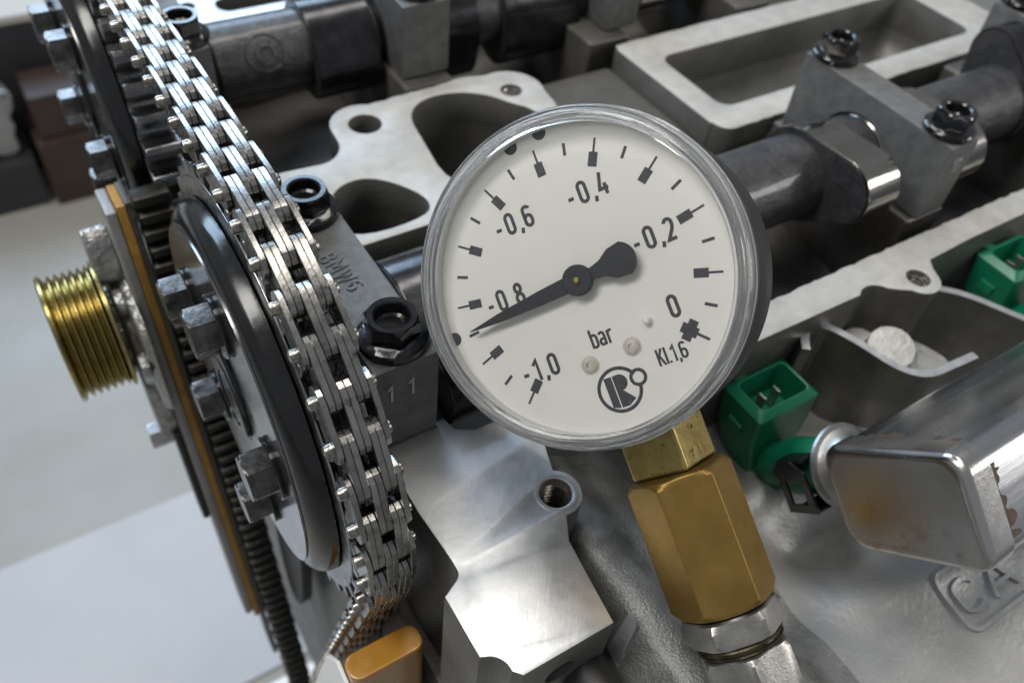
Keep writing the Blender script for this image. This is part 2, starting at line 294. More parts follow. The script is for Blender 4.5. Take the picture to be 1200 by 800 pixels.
# stroke lettering: centre lines in a box one high
def _ell(cx, cy, rx, ry, a0, a1, n=10): return [(cx + rx * math.cos(math.radians(a0 + (a1 - a0) * i / n)), cy + ry * math.sin(math.radians(a0 + (a1 - a0) * i / n))) for i in range(n + 1)]
G = {
 '0': (.46, [(_ell(.17, .75, .15, .18, 0, 180) + _ell(.17, .25, .15, .18, 180, 360), True)]),
 '1': (.36, [([(.02, .72), (.2, .93), (.2, .07 - .07)], False)]),
 '2': (.46, [(_ell(.17, .75, .15, .18, 170, 0) + [(.32, .66), (.28, .5), (.03, .06), (.35, .06)], False)]),
 '4': (.48, [([(.2, 1.0), (.02, .28), (.38, .28)], False), ([(.27, .5), (.27, 0)], False)]),
 '6': (.46, [([(.3, .82)] + _ell(.17, .76, .15, .17, 30, 180) + _ell(.17, .24, .15, .17, 180, 360) + _ell(.17, .38, .15, .16, 0, 170), False)]),
 '8': (.46, [(_ell(.17, .74, .13, .19, -90, 270, 18)[:-1], True), (_ell(.17, .28, .155, .215, -90, 270, 18)[:-1], True)]),
 '-': (.44, [([(.02, .4), (.26, .4)], False)]),
 ',': (.2, [([(.1, .1), (.04, -.14)], False)]),
 '.': (.2, [([(.05, .0), (.05, .13)], False)]),
 'K': (.46, [([(.06, 0), (.06, 1)], False), ([(.36, 1), (.1, .46)], False), ([(.15, .6), (.38, 0)], False)]),
 'l': (.2, [([(.07, 1), (.07, .0)], False)]),
 'b': (.46, [([(.06, 1), (.06, 0)], False), (_ell(.2, .52, .14, .16, 150, 0) + _ell(.2, .2, .14, .16, 0, -150), False)]),
 'a': (.46, [(_ell(.18, .55, .13, .14, 160, 0) + [(.31, 0)], False), (_ell(.17, .2, .13, .15, 60, 320), False)]),
 'r': (.34, [([(.06, .7), (.06, 0)], False), (_ell(.2, .5, .13, .16, 170, 50), False)]),
 'C': (.5, [(_ell(.2, .75, .17, .19, 10, 180) + _ell(.2, .25, .17, .19, 180, 350), False)]),
 'A': (.52, [([(0, 0), (.21, 1), (.42, 0)], False), ([(.08, .3), (.34, .3)], False)]),
 'B': (.5, [([(.06, 0), (.06, 1), (.22, 1)] + _ell(.22, .77, .14, .21, 80, -80) + [(.1, .53)], False), ([(.1, .5)] + _ell(.22, .26, .17, .24, 80, -80) + [(.06, .02)], False)]),
 'M': (.62, [([(.04, 0), (.04, 1), (.26, .4), (.48, 1), (.48, 0)], False)]),
 'W': (.68, [([(0, 1), (.14, 0), (.28, .8), (.42, 0), (.56, 1)], False)]),
}
def text(mb, s, size, fr, h0, h1, sw=.07, xs=1.0, gap=.1, center=True):
    wd = sum(G[c][0] + gap - .1 for c in s) * xs; x = -wd / 2 if center else 0; k = 0
    for ch in s:
        aw, st = G[ch]
        for pl, cl in st:
            k += 1; e = 0.004 * k
            mb.strip([((x + px * xs) * size, (py - .5) * size) for px, py in pl], sw * size, h0 + e, h1 + e, fr, cl)
        x += (aw + gap - .1) * xs
    return mb

# ------------------------------------------------------------------ bolts
def hexr(ac): return lambda t: ac * math.cos(PI / 6) / math.cos(((t + 1e-6) % (PI / 3)) - PI / 6)
def flange_bolt_mesh(name='bolt', ac=7.6, fl=9.7, rec=4.6, h=9.2):
    hx = hexr(ac); mb = MB()
    mb.lathe([(fl - .5, 0), (fl, .5), (fl, 2.0), (fl - .5, 2.5), (lambda t: max(hx(t) + .25, 0), 3.3), (hx, 3.35), (hx, h - 1.1), (lambda t: min(hx(t), ac * .93), h - .5), (ac * .86, h), (rec + .5, h), (rec, h - .5), (rec - .1, 5.4), (rec * .8, 4.9), (rec * .3, 4.7)], n=48)
    return mb.mesh(name, smooth=22)
def hex_bolt(mb, fr, ac, h, n=36, ch=.7):
    hx = hexr(ac); return mb.lathe([(hx, 0), (hx, h - ch), (lambda t: min(hx(t), ac * .95), h - ch * .6), (ac * .88, h)], fr, n)
bolt_me = flange_bolt_mesh(); bolt_me.materials.append(MT['bolt_black'])

# ------------------------------------------------------------------ floor and background
f_ = struct(MB().box((-6000, -3000, -640), (5000, 6000, -620)).build('floor', 'floor'))
t = MB().box((-900, 352, -620), (700, 578, -617)).build('cloth', 'paper', bevel=1)
tag(t, 'pale bluish cloth strip lying across the grey floor', 'cloth')
t = MB().box((0, 270, -620), (75, 340, -616)).build('paper_sheet', 'white', bevel=1)
tag(t, 'white sheet on the floor, a corner showing at the bottom edge', 'paper')
# ------------------------------------------------------------------ cylinder head
head = thing('cylinder_head', 'bare aluminium cylinder head lying open under both camshafts', 'cylinder head')
pad = [(57, 133), (56.6, 108), (57.6, 91)] + arc(54.4, 88.6, 3.2, 10, -62, 5) + [(51.2, 83.3), (51.1, 65.5)] + arc(50.6, 59.5, 5.6, 62, -8, 7) + [(58, 56.5), (85, 56.3), (86.2, 66), (88.1, 81)] + arc(93.1, 95.2, 7.6, -100, 62, 12) + [(100, 112), (150, 112), (150, 124.2), (84, 125), (79, 128), (78, 133)]
o = obj('front_pad', plate_mesh('front_pad', pad, [circ(93.1, 95.2, 4.7, 32)], -70, 0, .5, ('machined', 'cast')), head)
thread_at = o
rl = [(150.5, 112), (233, 111)] + arc(241, 105.5, 7.6, 135, 25, 7) + [(251.5, 106)] + arc(262.9, 107.2, 8.4, 205, 335, 12) + [(272.5, 108), (275.5, 112), (300, 113), (540, 113)] + jag((540, 124.2), (150.5, 124.2), 150, .35)
orl = obj('intake_rail', plate_mesh('intake_rail', rl, [circ(262.9, 107.2, 4.4, 28)], -70, 0, .5, ('gasket_face', 'cast_dark')), head)  # sides take the darker cast, shade below the rail painted in
cut = MB().lathe([(4.6, -20), (4.6, 6)], AX((70.5, 54, -13.5), (0, 1, 0)), 28).build('cutter', 'cast'); boolean(o, cut)
def thread(cx, cy, r, z0, z1, par):
    mb = MB(); pts = [(cx + r * math.cos(a), cy + r * math.sin(a), z0 + (z1 - z0) * a / (2 * PI * 7)) for a in np.linspace(0, 2 * PI * 7, 170)]
    mb.tube(pts, .62, 6); return mb.build('thread', 'thread', par)
thread(93.1, 95.2, 4.4, -13, -1.6, o); thread(262.9, 107.2, 4.1, -12, -1.5, orl)
MB().lathe([(4.7, -1.2), (5.6, 0.12), (6.0, .14), (6.1, -.3), (4.72, -1.6)], FR((93.1, 95.2, 0)), 32, closed=True).build('chamfer', 'machined', o)
# web round the spark plug wells
web = arc(122, 281, 14.5, 180, 60, 8) + jag((134, 293.5), (182, 296), 16, .5) + arc(191, 278.5, 15.5, 105, -25, 10) + [(204, 262), (199, 244), (186, 222), (160, 214), (120, 213), (66, 213), (62, 262), (80, 264.5), (95, 263)] + arc(94, 275.5, 13, -70, 0, 6)
O2 = smoothpoly([(138.5, 262), (141, 279), (152, 288), (168, 287), (180, 279), (186, 268.5), (192, 262), (193, 245), (178, 224), (150, 219), (134, 232)])
O1 = smoothpoly([(84, 226), (88, 240), (96, 248), (107, 248.5), (116, 240), (123, 226), (118, 217.5), (92, 217)])
o = obj('plug_web', plate_mesh('plug_web', web, [circ(122, 280.8, 6.8), circ(191.3, 278, 4.8, 24), O2, O1], -16, 0, .5, ('gasket_face', 'cast')), head)
thread(191.3, 278, 4.5, -10, -1.6, o)
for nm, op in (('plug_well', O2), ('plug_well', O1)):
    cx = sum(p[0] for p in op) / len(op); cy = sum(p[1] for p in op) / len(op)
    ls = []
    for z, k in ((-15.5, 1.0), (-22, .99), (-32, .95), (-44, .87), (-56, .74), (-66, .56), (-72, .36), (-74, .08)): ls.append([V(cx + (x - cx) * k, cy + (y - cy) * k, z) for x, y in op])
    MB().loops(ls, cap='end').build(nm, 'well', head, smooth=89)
# centre tray
tin = rrect(272, 226.5, 449, 273.5, 7)
tout = [(259, 291), (257, 287), (258, 220)] + arc(266.5, 219, 7.5, 180, 270, 6) + jag((275, 211.5), (400, 212), 34, .35) + [(470, 212), (478, 226)] + [(478, 280), (470, 292)] + jag((460, 292), (262, 291.5), 40, .35)
obj('centre_tray', plate_mesh('centre_tray', tout, [tin], -22, 0, .5, ('gasket_face', 'cast')), head)
ls = []
for z, g, rr in ((-20, 0, 7), (-26, .6, 7), (-31, 2.5, 8), (-34, 5.5, 9), (-36, 10, 9), (-36.5, 20, 3)): ls.append([V(x, y, z) for x, y in rrect(272 + g, 226.5 + g, 449 - g, 273.5 - g, rr)])
MB().loops(ls, cap='end').build('tray_bottom', 'cast', head, smooth=89)
MB().box((452, 268, -2.5), (474, 288, .6)).build('tray_corner', 'gasket_face', head, bevel=1)
# valley floors and walls
gx, gy = 46, 34; vs, fs = [], []
def vfloor(x, y):
    n = math.sin(x * .11) * 2.0 + math.sin(x * .043 + y * .08) * 2.5 + math.sin(y * .17) * 1.6
    z = -44 + n
    for c in (170, 338):
        d = abs(y - c); z = min(z, -30 - 14 * math.cos(min(d, 30) / 30 * PI / 2) + n) if d < 30 else z
    return z
_vf = vfloor
def vfloor(x, y): return -135 if (205 < y < 292 and x < 206) else _vf(x, y)
for j in range(gy + 1):
    for i in range(gx + 1):
        x = 58 + (560 - 58) * i / gx; y = 118 + (470 - 118) * j / gy; vs.append((x, y, vfloor(x, y)))
fs = [(j * (gx + 1) + i, j * (gx + 1) + i + 1, (j + 1) * (gx + 1) + i + 1, (j + 1) * (gx + 1) + i) for j in range(gy) for i in range(gx)]
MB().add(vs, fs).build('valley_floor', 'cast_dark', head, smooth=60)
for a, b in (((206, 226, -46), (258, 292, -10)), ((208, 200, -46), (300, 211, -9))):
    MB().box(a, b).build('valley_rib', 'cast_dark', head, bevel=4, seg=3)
for x in (68, 185, 297, 415):
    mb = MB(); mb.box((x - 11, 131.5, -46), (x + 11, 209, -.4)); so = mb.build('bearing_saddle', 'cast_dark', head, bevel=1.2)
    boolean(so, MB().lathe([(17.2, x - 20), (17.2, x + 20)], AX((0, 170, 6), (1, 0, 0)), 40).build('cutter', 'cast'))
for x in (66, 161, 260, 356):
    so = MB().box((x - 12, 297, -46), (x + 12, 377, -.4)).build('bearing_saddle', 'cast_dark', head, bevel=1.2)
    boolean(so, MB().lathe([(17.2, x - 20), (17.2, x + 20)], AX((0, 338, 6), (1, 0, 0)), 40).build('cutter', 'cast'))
MB().box((57, 381, -46), (560, 400, -20)).build('far_wall', 'cast', head, bevel=2)
far = [(60, 379), (140, 379.5)] + jag((150, 380), (540, 381), 40, .4) + [(540, 412), (300, 412), (60, 412)]
o = obj('far_rail', plate_mesh('far_rail', far, [rrect(100, 391.5, 170, 405, 6), circ(88, 403.5, 3.4), rrect(190, 391.5, 280, 405, 6)], -14, 0, .5, ('machined', 'cast')), head)
MB().box((60, 388, -40), (560, 408, -30)).build('far_pocket', 'cast_dark', head)
# inner wall of the timing case seen under the chain, and the web wall behind the cap
MB().box((53, 134, -460), (57, 420, -1.5)).build('case_wall', 'cast', head, bevel=1)
MB().box((52.6, 66, -260), (84, 132, -69)).build('case_wall', 'cast', head, bevel=2)
# outer flank with its cast emblem
def flank(x, y):
    z = -41.0
    r_ = -11.5 - .04 * max(0, x - 101)
    if x < 101: z = -11.5 - max(0, (96 - x)) * 1.0 - (max(0, 101 - x) ** 2) * .05
    else:
        t_ = min(1, (x - 101) / 62); t_ = t_ * t_ * (3 - 2 * t_); z = -11.5 + (-41 + 11.5) * t_ - 2.5 * math.exp(-((x - 112) / 5) ** 2)
    for cx, cy, rx, ry, dp in ((180, 60, 19, 13, 15), (160, 96, 30, 16, 10), (300, 64, 18, 13, 15), (146, 40, 26, 9, 5), (240, 100, 40, 14, 12)):
        d = ((x - cx) / rx) ** 2 + ((y - cy) / ry) ** 2; z -= dp * math.exp(-d * 1.1)
    z += 2.5 * math.exp(-((y - 38 + .22 * (x - 160)) / 6) ** 2) * (1 if x > 150 else 0) * min(1, (x - 150) / 30 if x > 150 else 0)
    z += .35 * math.sin(x * .31 + y * .12) + .3 * math.sin(y * .27 - x * .09)
    if y < 30: z -= .0018 * (30 - y) ** 2
    return z
gx, gy = 150, 80; vs = []
for j in range(gy + 1):
    for i in range(gx + 1):
        x = 86.5 + (420 - 86.5) * (i / gx) ** 1.25; y = -90 + (118 + 90) * j / gy; vs.append((x, y, flank(x, y)))
fs = [(j * (gx + 1) + i, j * (gx + 1) + i + 1, (j + 1) * (gx + 1) + i + 1, (j + 1) * (gx + 1) + i) for j in range(gy) for i in range(gx)]
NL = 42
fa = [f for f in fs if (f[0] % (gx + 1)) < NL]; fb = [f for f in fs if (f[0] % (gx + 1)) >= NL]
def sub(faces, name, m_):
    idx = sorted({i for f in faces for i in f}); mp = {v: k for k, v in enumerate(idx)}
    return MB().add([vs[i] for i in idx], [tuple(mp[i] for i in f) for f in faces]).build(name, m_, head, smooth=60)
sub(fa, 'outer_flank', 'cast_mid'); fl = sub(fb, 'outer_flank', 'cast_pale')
def dense(p, step=1.2, closed=False):
    out = []; q = p + p[:1] if closed else p
    for a, b in zip(q[:-1], q[1:]):
        n = max(1, int(math.dist(a, b) / step)); out += [(a[0] + (b[0] - a[0]) * i / n, a[1] + (b[1] - a[1]) * i / n) for i in range(n)]
    return out if closed else out + [q[-1]]
efr = lambda u, v, w: V(199.5 + u, 8.5 + v, flank(199.5 + u, 8.5 + v) + w)
MB().ribbon(dense(rrect(0, 0, 74, 19, 3), .8, True), 1.0, -.8, 1.1, efr, True).build('emblem_frame', 'cast_pale', fl)
for ch, cx_ in (('C', 9.0), ('A', 22.5)):
    mb = MB(); k = 0
    for pl, cl in G[ch][1]:
        k += 1; mb.ribbon(dense([(cx_ - 6 + px * 26, 4 + py * 11) for px, py in pl], .7, cl), .95, -.8, 1.0 + .02 * k, efr, cl)
    mb.build('emblem_letter', 'cast_pale', fl)
# small cast lug beside the pad
MB().add([(88, 58, -22), (92, 62, -24), (96, 54, -26), (89, 50, -28), (92.5, 58.5, -6.5), (94.5, 56, -9), (91, 54.5, -20)], [(0, 1, 4), (1, 2, 5, 4), (2, 3, 6, 5), (3, 0, 4, 6), (4, 5, 6), (0, 3, 2, 1)]).build('lug', 'machined', head, bevel=.5)
MB().lathe([(7, 0), (7, 16)], AX((80, 60, -25), (0, -1, 0)), 24).build('dowel', 'rubber', head, bevel=.8)

# ------------------------------------------------------------------ bearing caps
def cap(x0, x1, y0, label, marks=None, endmark=None, ax=None):
    ax = ax or y0 + 39
    t = thing('bearing_cap', label, 'bearing cap', (0, 0, 0), 'camshaft bearing caps')
    y1 = y0 + 76; a = [(p[0], p[1]) for p in arc(ax, 6, 17.3, 200, -20, 16)]
    poly = [(y0, 0), (y0, 33.4), (y1, 33.4), (y1, 0)] + [p for p in reversed(a)]
    mb = MB().prism(poly, x0, x1, FR((0, 0, 0), (0, 1, 0), (0, 0, 1)))
    b = mb.build('cap_body', 'cap', t, bevel=.9, seg=2)
    for yb in (y0 + 9.6, y0 + 68):
        c = obj('bolt', bolt_me, t); c.location = V((x0 + x1) / 2 + .4, yb, 33.6) * S; c.rotation_euler = (0, 0, random.uniform(0, 1))
    if marks:
        mb = MB(); text(mb, marks, 5.2, FR(((x0 + x1) / 2 - 1.0, y0 + 39, 33.2), (0.15, -1, 0), (1, .15, 0)), 0, .55, .07, 1.3, .2); 
        mb.strip(circ(2.5, -2, 5.2, 24), .22, 0, .35, FR(((x0 + x1) / 2 - 2, y0 + 20, 33.2)), True)
        mb.build('cast_mark', 'cap', t, bevel=.1)
    if endmark:
        mb = MB(); text(mb, endmark, 6.5, FR(((x0 + x1) / 2, y0 + .1, 24), (1, 0, 0), (0, 0, 1)), -.1, .45, .055, 1.1, .62 if endmark == '11' else .1); mb.build('cast_mark', 'zinc', t)
    return t
cap(55.8, 75, 131, 'grey cap beside the gauge rim, marked 1 1, black bolt nearest the chain', 'BMW6', '11')
cap(289, 305, 131, 'grey cap right of the gauge between the two polished lobes', None, '10')
cap(413, 431, 129, 'grey cap at the right top corner, half outside the picture')
cap(57, 71.5, 304, 'far cap half hidden behind the top of the chain', ax=338)
cap(151.5, 174, 304, 'far cap at the top edge, dark shaft on either side', ax=338)
cap(262, 281, 304, 'far cap above the corner of the empty tray', ax=338)

# ------------------------------------------------------------------ camshafts
def shaft(y, label, sections, lobes):
    t = thing('camshaft', label, 'camshaft', (0, y, 6), 'camshafts of the engine')
    fr = AX((0, 0, 0), (1, 0, 0))
    for a, b, r, m_, nm in sections:
        MB().lathe([(r - .8, a), (r, a + .8), (r, b - .8), (r - .8, b)], fr, 48).build(nm, m_, t)
    for a, b, ang, m_, rb, nose, rn in lobes:
        pts = []; beta = math.acos((rb - rn) / nose); n = 14
        for i in range(n * 2 + 1):
            th = beta + (2 * PI - 2 * beta) * i / (2 * n); pts.append((rb * math.cos(th), rb * math.sin(th)))
        for i in range(n + 1):
            th = -beta + 2 * beta * i / n; pts.append((nose + rn * math.cos(th), rn * math.sin(th)))
        ca, sa = math.cos(ang), math.sin(ang)
        mb = MB().prism([(u * ca - v * sa, u * sa + v * ca) for u, v in pts], a, b, FR((0, 0, 0), (0, 1, 0), (0, 0, 1)))
        lo = mb.build('lobe', m_, t, bevel=.5, seg=2, smooth=24)
        for fx in (a - .25, b + .05):   # as-cast flanks either side of the ground track
            MB().prism([((u * ca - v * sa) * .965, (u * sa + v * ca) * .965) for u, v in pts], fx, fx + .2, FR((0, 0, 0), (0, 1, 0), (0, 0, 1))).build('lobe_flank', 'cam', lo, smooth=24)
    return t
W = math.radians(161)
shaft(170, 'near camshaft passing behind the gauge, rough dark shaft and polished lobes',
      [(26, 54, 15, 'journal', 'nose'), (54, 77, 17, 'journal', 'journal'), (77, 289.5, 16.6, 'cam', 'core'), (289.5, 306, 17, 'lobe', 'journal'), (306, 560, 16.6, 'cam', 'core')],
      [(79.8, 97, math.radians(186), 'journal', 19.5, 27, 13), (256.5, 274, W, 'lobe', 19.5, 24, 13), (311, 326, W, 'lobe', 19.5, 24, 13), (385, 400, math.radians(60), 'journal', 19.5, 22, 11)])
far_cam = shaft(338, 'far camshaft along the top edge, oily black with broad dark lobes',
      [(26, 54, 15, 'journal', 'nose'), (54, 77, 17, 'journal', 'journal'), (77, 150, 16.6, 'cam', 'core'), (150, 176, 17, 'journal', 'journal'), (176, 560, 16.6, 'cam', 'core')],
      [(118, 147, math.radians(215), 'journal', 19.5, 10, 14), (182, 199, math.radians(250), 'journal', 19.5, 16, 12), (213, 256, math.radians(235), 'journal', 19.5, 14, 13), (284, 300, math.radians(170), 'lobe', 19.5, 20, 12)])

def oncyl(u, v, w):
    a = math.radians(148) - v / 16.6; return V(98 + u, 338 + (16.4 + w) * math.cos(a), 6 + (16.4 + w) * math.sin(a))
mb = MB(); mb.ribbon(circ(0, 0, 8, 40), .8, 0, .7, oncyl, True); mb.ribbon(arc(0, -.5, 3.6, -30, 250, 20), 1.0, 0, .7, oncyl)
fo = mb.build('cast_mark', 'cam', far_cam); fo.location = V(0, -338, -6) * S

# ------------------------------------------------------------------ timing sprockets
PX, CZ, PR = 34.35, 1.94, 69.9
def sprocket(cy, label, ph, wide):
    t = thing('timing_sprocket', label, 'sprocket', (0, cy, CZ), 'camshaft sprockets')
    fr = AX((0, 0, 0), (1, 0, 0), (0, 0, 1))
    nt = 38
    def teeth(a, b, m_):
        poly = []
        for i in range(nt):
            for da, r in ((-.42, 57), (-.28, 58), (-.2, 67.4), (0, 68), (.2, 67.4), (.28, 58), (.42, 57)) if wide else ((-.38, 61.5), (-.26, 63.2), (-.14, 66.8), (0, 67.6), (.14, 66.8), (.26, 63.2), (.38, 61.5)):
                th = 2 * PI * (i + .5 + da) / nt + PH0; poly.append((r * math.cos(th), r * math.sin(th)))
        MB().prism(poly, a, b, FR((0, 0, 0), (0, 1, 0), (0, 0, 1))).build('tooth_ring', m_, t, bevel=.25, seg=1)
    if wide: teeth(PX + .6, PX + 13.6, 'sprocket')
    else: teeth(PX + 1.0, PX + 2.6, 'sprocket'); teeth(PX + 4.4, PX + 6.2, 'sprocket'); teeth(PX + 9.6, PX + 12.6, 'sprocket')
    MB().lathe([(20, PX + .5), (56.5, PX + .5), (56.5, PX + 13), (20, PX + 13)] if wide else [(20, PX + .6), (63.6, PX + .6), (64, PX + 1.0), (60, PX + 3), (60, PX + 14), (20, PX + 14)], fr, 96).build('disc', 'sprocket', t, bevel=.5)
    MB().lathe([(16, 27.4), (50.5, 27.6), (53.0, 28.1), (55.2, 29.2), (56.8, 30.8), (57.6, 32.6), (57.8, 34.4), (50, 34.75), (16, 34.75)], fr, 128).build('drum', 'oxide', t, smooth=50)
    MB().lathe([(14, 27.30), (51.8, 27.30), (51.8, 27.9), (14, 27.9)], fr, 96, closed=True).build('face_plate', 'face', t)
    for k in range(5):
        a = math.radians(ph + 72 * k); c = (0, 34 * math.cos(a), 34 * math.sin(a))
        b = hex_bolt(MB(), AX((25.9, c[1], c[2]), (-1, 0, 0)), 7.2, 6.8).build('bolt', 'bolt_steel', t)
        MB().lathe([(8.8, 0), (9.0, .5), (9.0, 1.2), (8.6, 1.5)], AX((27.28, c[1], c[2]), (-1, 0, 0)), 36).build('washer', 'bolt_black', b)
    MB().lathe([(13, 0), (13, 1.2), (12.5, 1.6), (9, 1.6), (9, .4)], AX((27.25, 0, 0), (-1, 0, 0)), 40).build('hub', 'oxide', t)
    return t
PH0 = 0.02
sprocket(167.6, 'near timing sprocket, black drum with steel hex bolts, chain wrapped over it', 25, False)
sprocket(336, 'far timing sprocket at the left top corner, dark with blurred bolts', 42, True)

# ------------------------------------------------------------------ timing chain
def racetrack(p, h, n=7): return arc(p, 0, h, -90, 90, n) + arc(0, 0, h, 90, 270, n)
PITCH = 11.517; S0 = -103.293; PHI = -0.023
def plate_me(th, p=PITCH, h=4.0):
    mb = MB(); poly = racetrack(p, h); mid = []
    # slight waist and crowned edge
    mb.prism(poly, 0, th, FR((0, 0, 0), (1, 0, 0), (0, 1, 0)))
    me = mb.mesh('link_plate', bevel=.16, seg=1, smooth=24); me.materials.append(MT['plate']); return me
PL = {1.5: plate_me(1.5), 1.62: plate_me(1.62)}
mb = MB().lathe([(.7, -.9), (1.5, -.6), (1.75, 0), (1.75, 15.2), (1.5, 15.7), (.7, 16)], FR(), 14); PINME = mb.mesh('pin', smooth=30); PINME.materials.append(MT['pin'])
def cpos(s, cy=167.6):
    L0 = 1.925 * PR
    if s > L0:
        q, tg = cpos(L0 - 1e-4); d = s - L0; return (q[0] + tg[0] * d, q[1] + tg[1] * d), tg
    a = PI / 2 + PHI + max(s, 0) / PR
    y = cy + PR * math.cos(a); z = CZ + PR * math.sin(a)
    if s < 0: y += -s * math.cos(PHI); z += -s * math.sin(PHI)
    return (y, z), (-math.sin(a), math.cos(a))
chain = thing('timing_chain', 'bright steel multi-row timing chain running over the near sprocket', 'chain')
def place(me, name, x, P, Q=None):
    o = obj(name, me, chain)
    if Q is None: ez = V(1, 0, 0); ex = V(0, 1, 0); ey = ez.cross(ex)
    else:
        ex = V(0, Q[0] - P[0], Q[1] - P[1]).normalized(); ez = V(1, 0, 0); ey = ez.cross(ex)
    M_ = Matrix.Identity(4)
    for i in range(3): M_[i][0] = ex[i]; M_[i][1] = ey[i]; M_[i][2] = ez[i]
    M_.translation = V(x, P[0], P[1]) * S; o.matrix_local = M_; return o
KS = range(-6, 46)
PN = {k: cpos(S0 + PITCH * k)[0] for k in list(KS) + [46]}
for k in KS:
    P, Q = PN[k], PN[k + 1]
    place(PINME, 'pin', PX, P)
    if k % 2 == 0:   # A, C, E rows
        for dx, th in ((1.2, 1.5), (6.22, 1.62), (7.9, 1.62), (12.95, 1.5)): place(PL[th], 'link_plate', PX + dx, P, Q)
    else:            # B and D rows
        for dx, th in ((2.82, 1.62), (4.5, 1.62), (9.6, 1.62), (11.27, 1.62)): place(PL[th], 'link_plate', PX + dx, P, Q)

# far run of chain going down beside the cover flange
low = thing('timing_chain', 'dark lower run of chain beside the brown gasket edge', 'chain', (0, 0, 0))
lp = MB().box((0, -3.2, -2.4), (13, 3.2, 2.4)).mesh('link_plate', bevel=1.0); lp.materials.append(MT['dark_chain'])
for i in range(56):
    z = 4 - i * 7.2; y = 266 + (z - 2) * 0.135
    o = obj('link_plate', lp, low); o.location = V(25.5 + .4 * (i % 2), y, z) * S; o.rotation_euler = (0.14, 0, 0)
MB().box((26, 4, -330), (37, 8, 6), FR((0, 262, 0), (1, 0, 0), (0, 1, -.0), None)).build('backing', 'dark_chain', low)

# amber guide, dark tensioner arm
g = thing('chain_guide', 'glossy amber plastic chain guide below the chain, bottom edge', 'chain guide')
def gcurve(z): return 88 + .02 * (z + 45) ** 2 * .02
mb = MB(); lsg = []
for z in (-40.5, -42, -60, -75, -95, -120, -180):
    y = 100 - (z + 44) * .33; lsg.append([V(x, yy, z) for x, yy in rrect(26.8, 89.5, 49.8, y - 1, 3.4, 5)])
mb.loops(lsg).build('guide_body', 'amber', g, bevel=.8, smooth=40)
MB().prism([(92, -47), (99, -44), (108, -58), (126, -112), (146, -175), (92, -175)], 25.4, 26.6, FR((0, 0, 0), (0, 1, 0), (0, 0, 1))).build('guide_liner', 'white', g, bevel=.3)
a = MB().prism(smoothpoly([(178, -100), (205, -100), (226, -165), (226, -236), (206, -228), (190, -160)]), 40, 46, FR((0, 0, 0), (0, 1, 0), (0, 0, 1))).build('tensioner_arm', 'rubber', None, bevel=1)
tag(a, 'black rounded tensioner arm hanging under the near sprocket', 'tensioner')

# ------------------------------------------------------------------ front cover flange, gasket, water pump and pulley
cv = thing('timing_cover', 'aluminium front cover edge with brown gasket line', 'engine cover')
def slab(x0, x1, y0, w_, za, zb, name, m_, par, bev=.3):
    vs = [(x, y0 + (z - 2) * .135 + d, z) for z in (za, zb) for d in (0, w_) for x in (x0, x1)]
    return MB().add(vs, [(0, 1, 3, 2), (4, 6, 7, 5), (0, 4, 5, 1), (2, 3, 7, 6), (0, 2, 6, 4), (1, 5, 7, 3)]).build(name, m_, par, bevel=bev)
slab(19.6, 22.6, 264, 14, 4, -256, 'gasket', 'gasket', cv)
slab(15.6, 19.5, 264.6, 16, 2, -252, 'flange', 'cast_pale', cv, .8)
slab(12.2, 15.5, 266, 12, -110, -168, 'clip', 'rubber', cv, 1)
slab(22.7, 25.2, 265, 14, 4, -300, 'case_edge', 'cast_dark', cv, .5)
wp = thing('water_pump', 'rough silver cast pump housing behind the golden pulley', 'water pump')
mb = MB(); fr = AX((0, 281, -66), (1, 0, 0))
mb.lathe([(20, 5.5), (21, 8.5), (27, 9.5), (29, 12), (lambda t: 35 + 3.5 * math.cos(t * 5), 12.5), (lambda t: 37 + 3.5 * math.cos(t * 5), 15.4), (20, 15.5)], fr, 80)
mb.build('housing', 'pump', wp, bevel=.6)
for a in range(7):
    th = a * .9 + .3; c = (281 + 30 * math.cos(th), -66 + 30 * math.sin(th))
    MB().lathe([(5.2, 9), (5.4, 12), (4.6, 12.4)][::-1], AX((0, *c), (1, 0, 0)), 16).build('boss', 'pump', wp, bevel=.5)
hex_bolt(MB(), AX((12, 262, -118), (-1, 0, 0)), 6.2, 9).build('bolt', 'zinc', wp)
MB().prism(smoothpoly([(0, 0), (16, 6), (14, -32), (2, -44), (-4, -18)], 2), 8, 15.4, FR((0, 256, -82), (0, 1, 0), (0, 0, 1))).build('ear', 'pump', wp, bevel=1)
MB().prism(smoothpoly([(0, 0), (8, 24), (16, 18), (18, -8)], 2), 6, 15.4, FR((0, 268, -34), (0, 1, 0), (0, 0, 1))).build('ear', 'pump', wp, bevel=1)
prof = [(12, -14.2), (25, -14.2), (26.0, -13.6), (25.8, -12.6)]
for i in range(6):
    x = -11.4 + i * 2.75; prof += [(23, x + .2), (22.8, x + .6), (25.1, x + 1.6), (25.1, x + 2.0)]
prof += [(23.1, 5.0), (26.1, 5.6), (26.1, 6.8), (23.4, 7.4), (12, 7.4)]
pu = MB().lathe(prof, AX((-.5, 274, -57), (1, 0, 0)), 96).build('belt_pulley', 'pulley', None, smooth=25)
tag(pu, 'golden ribbed belt pulley standing out over the grey floor', 'pulley')

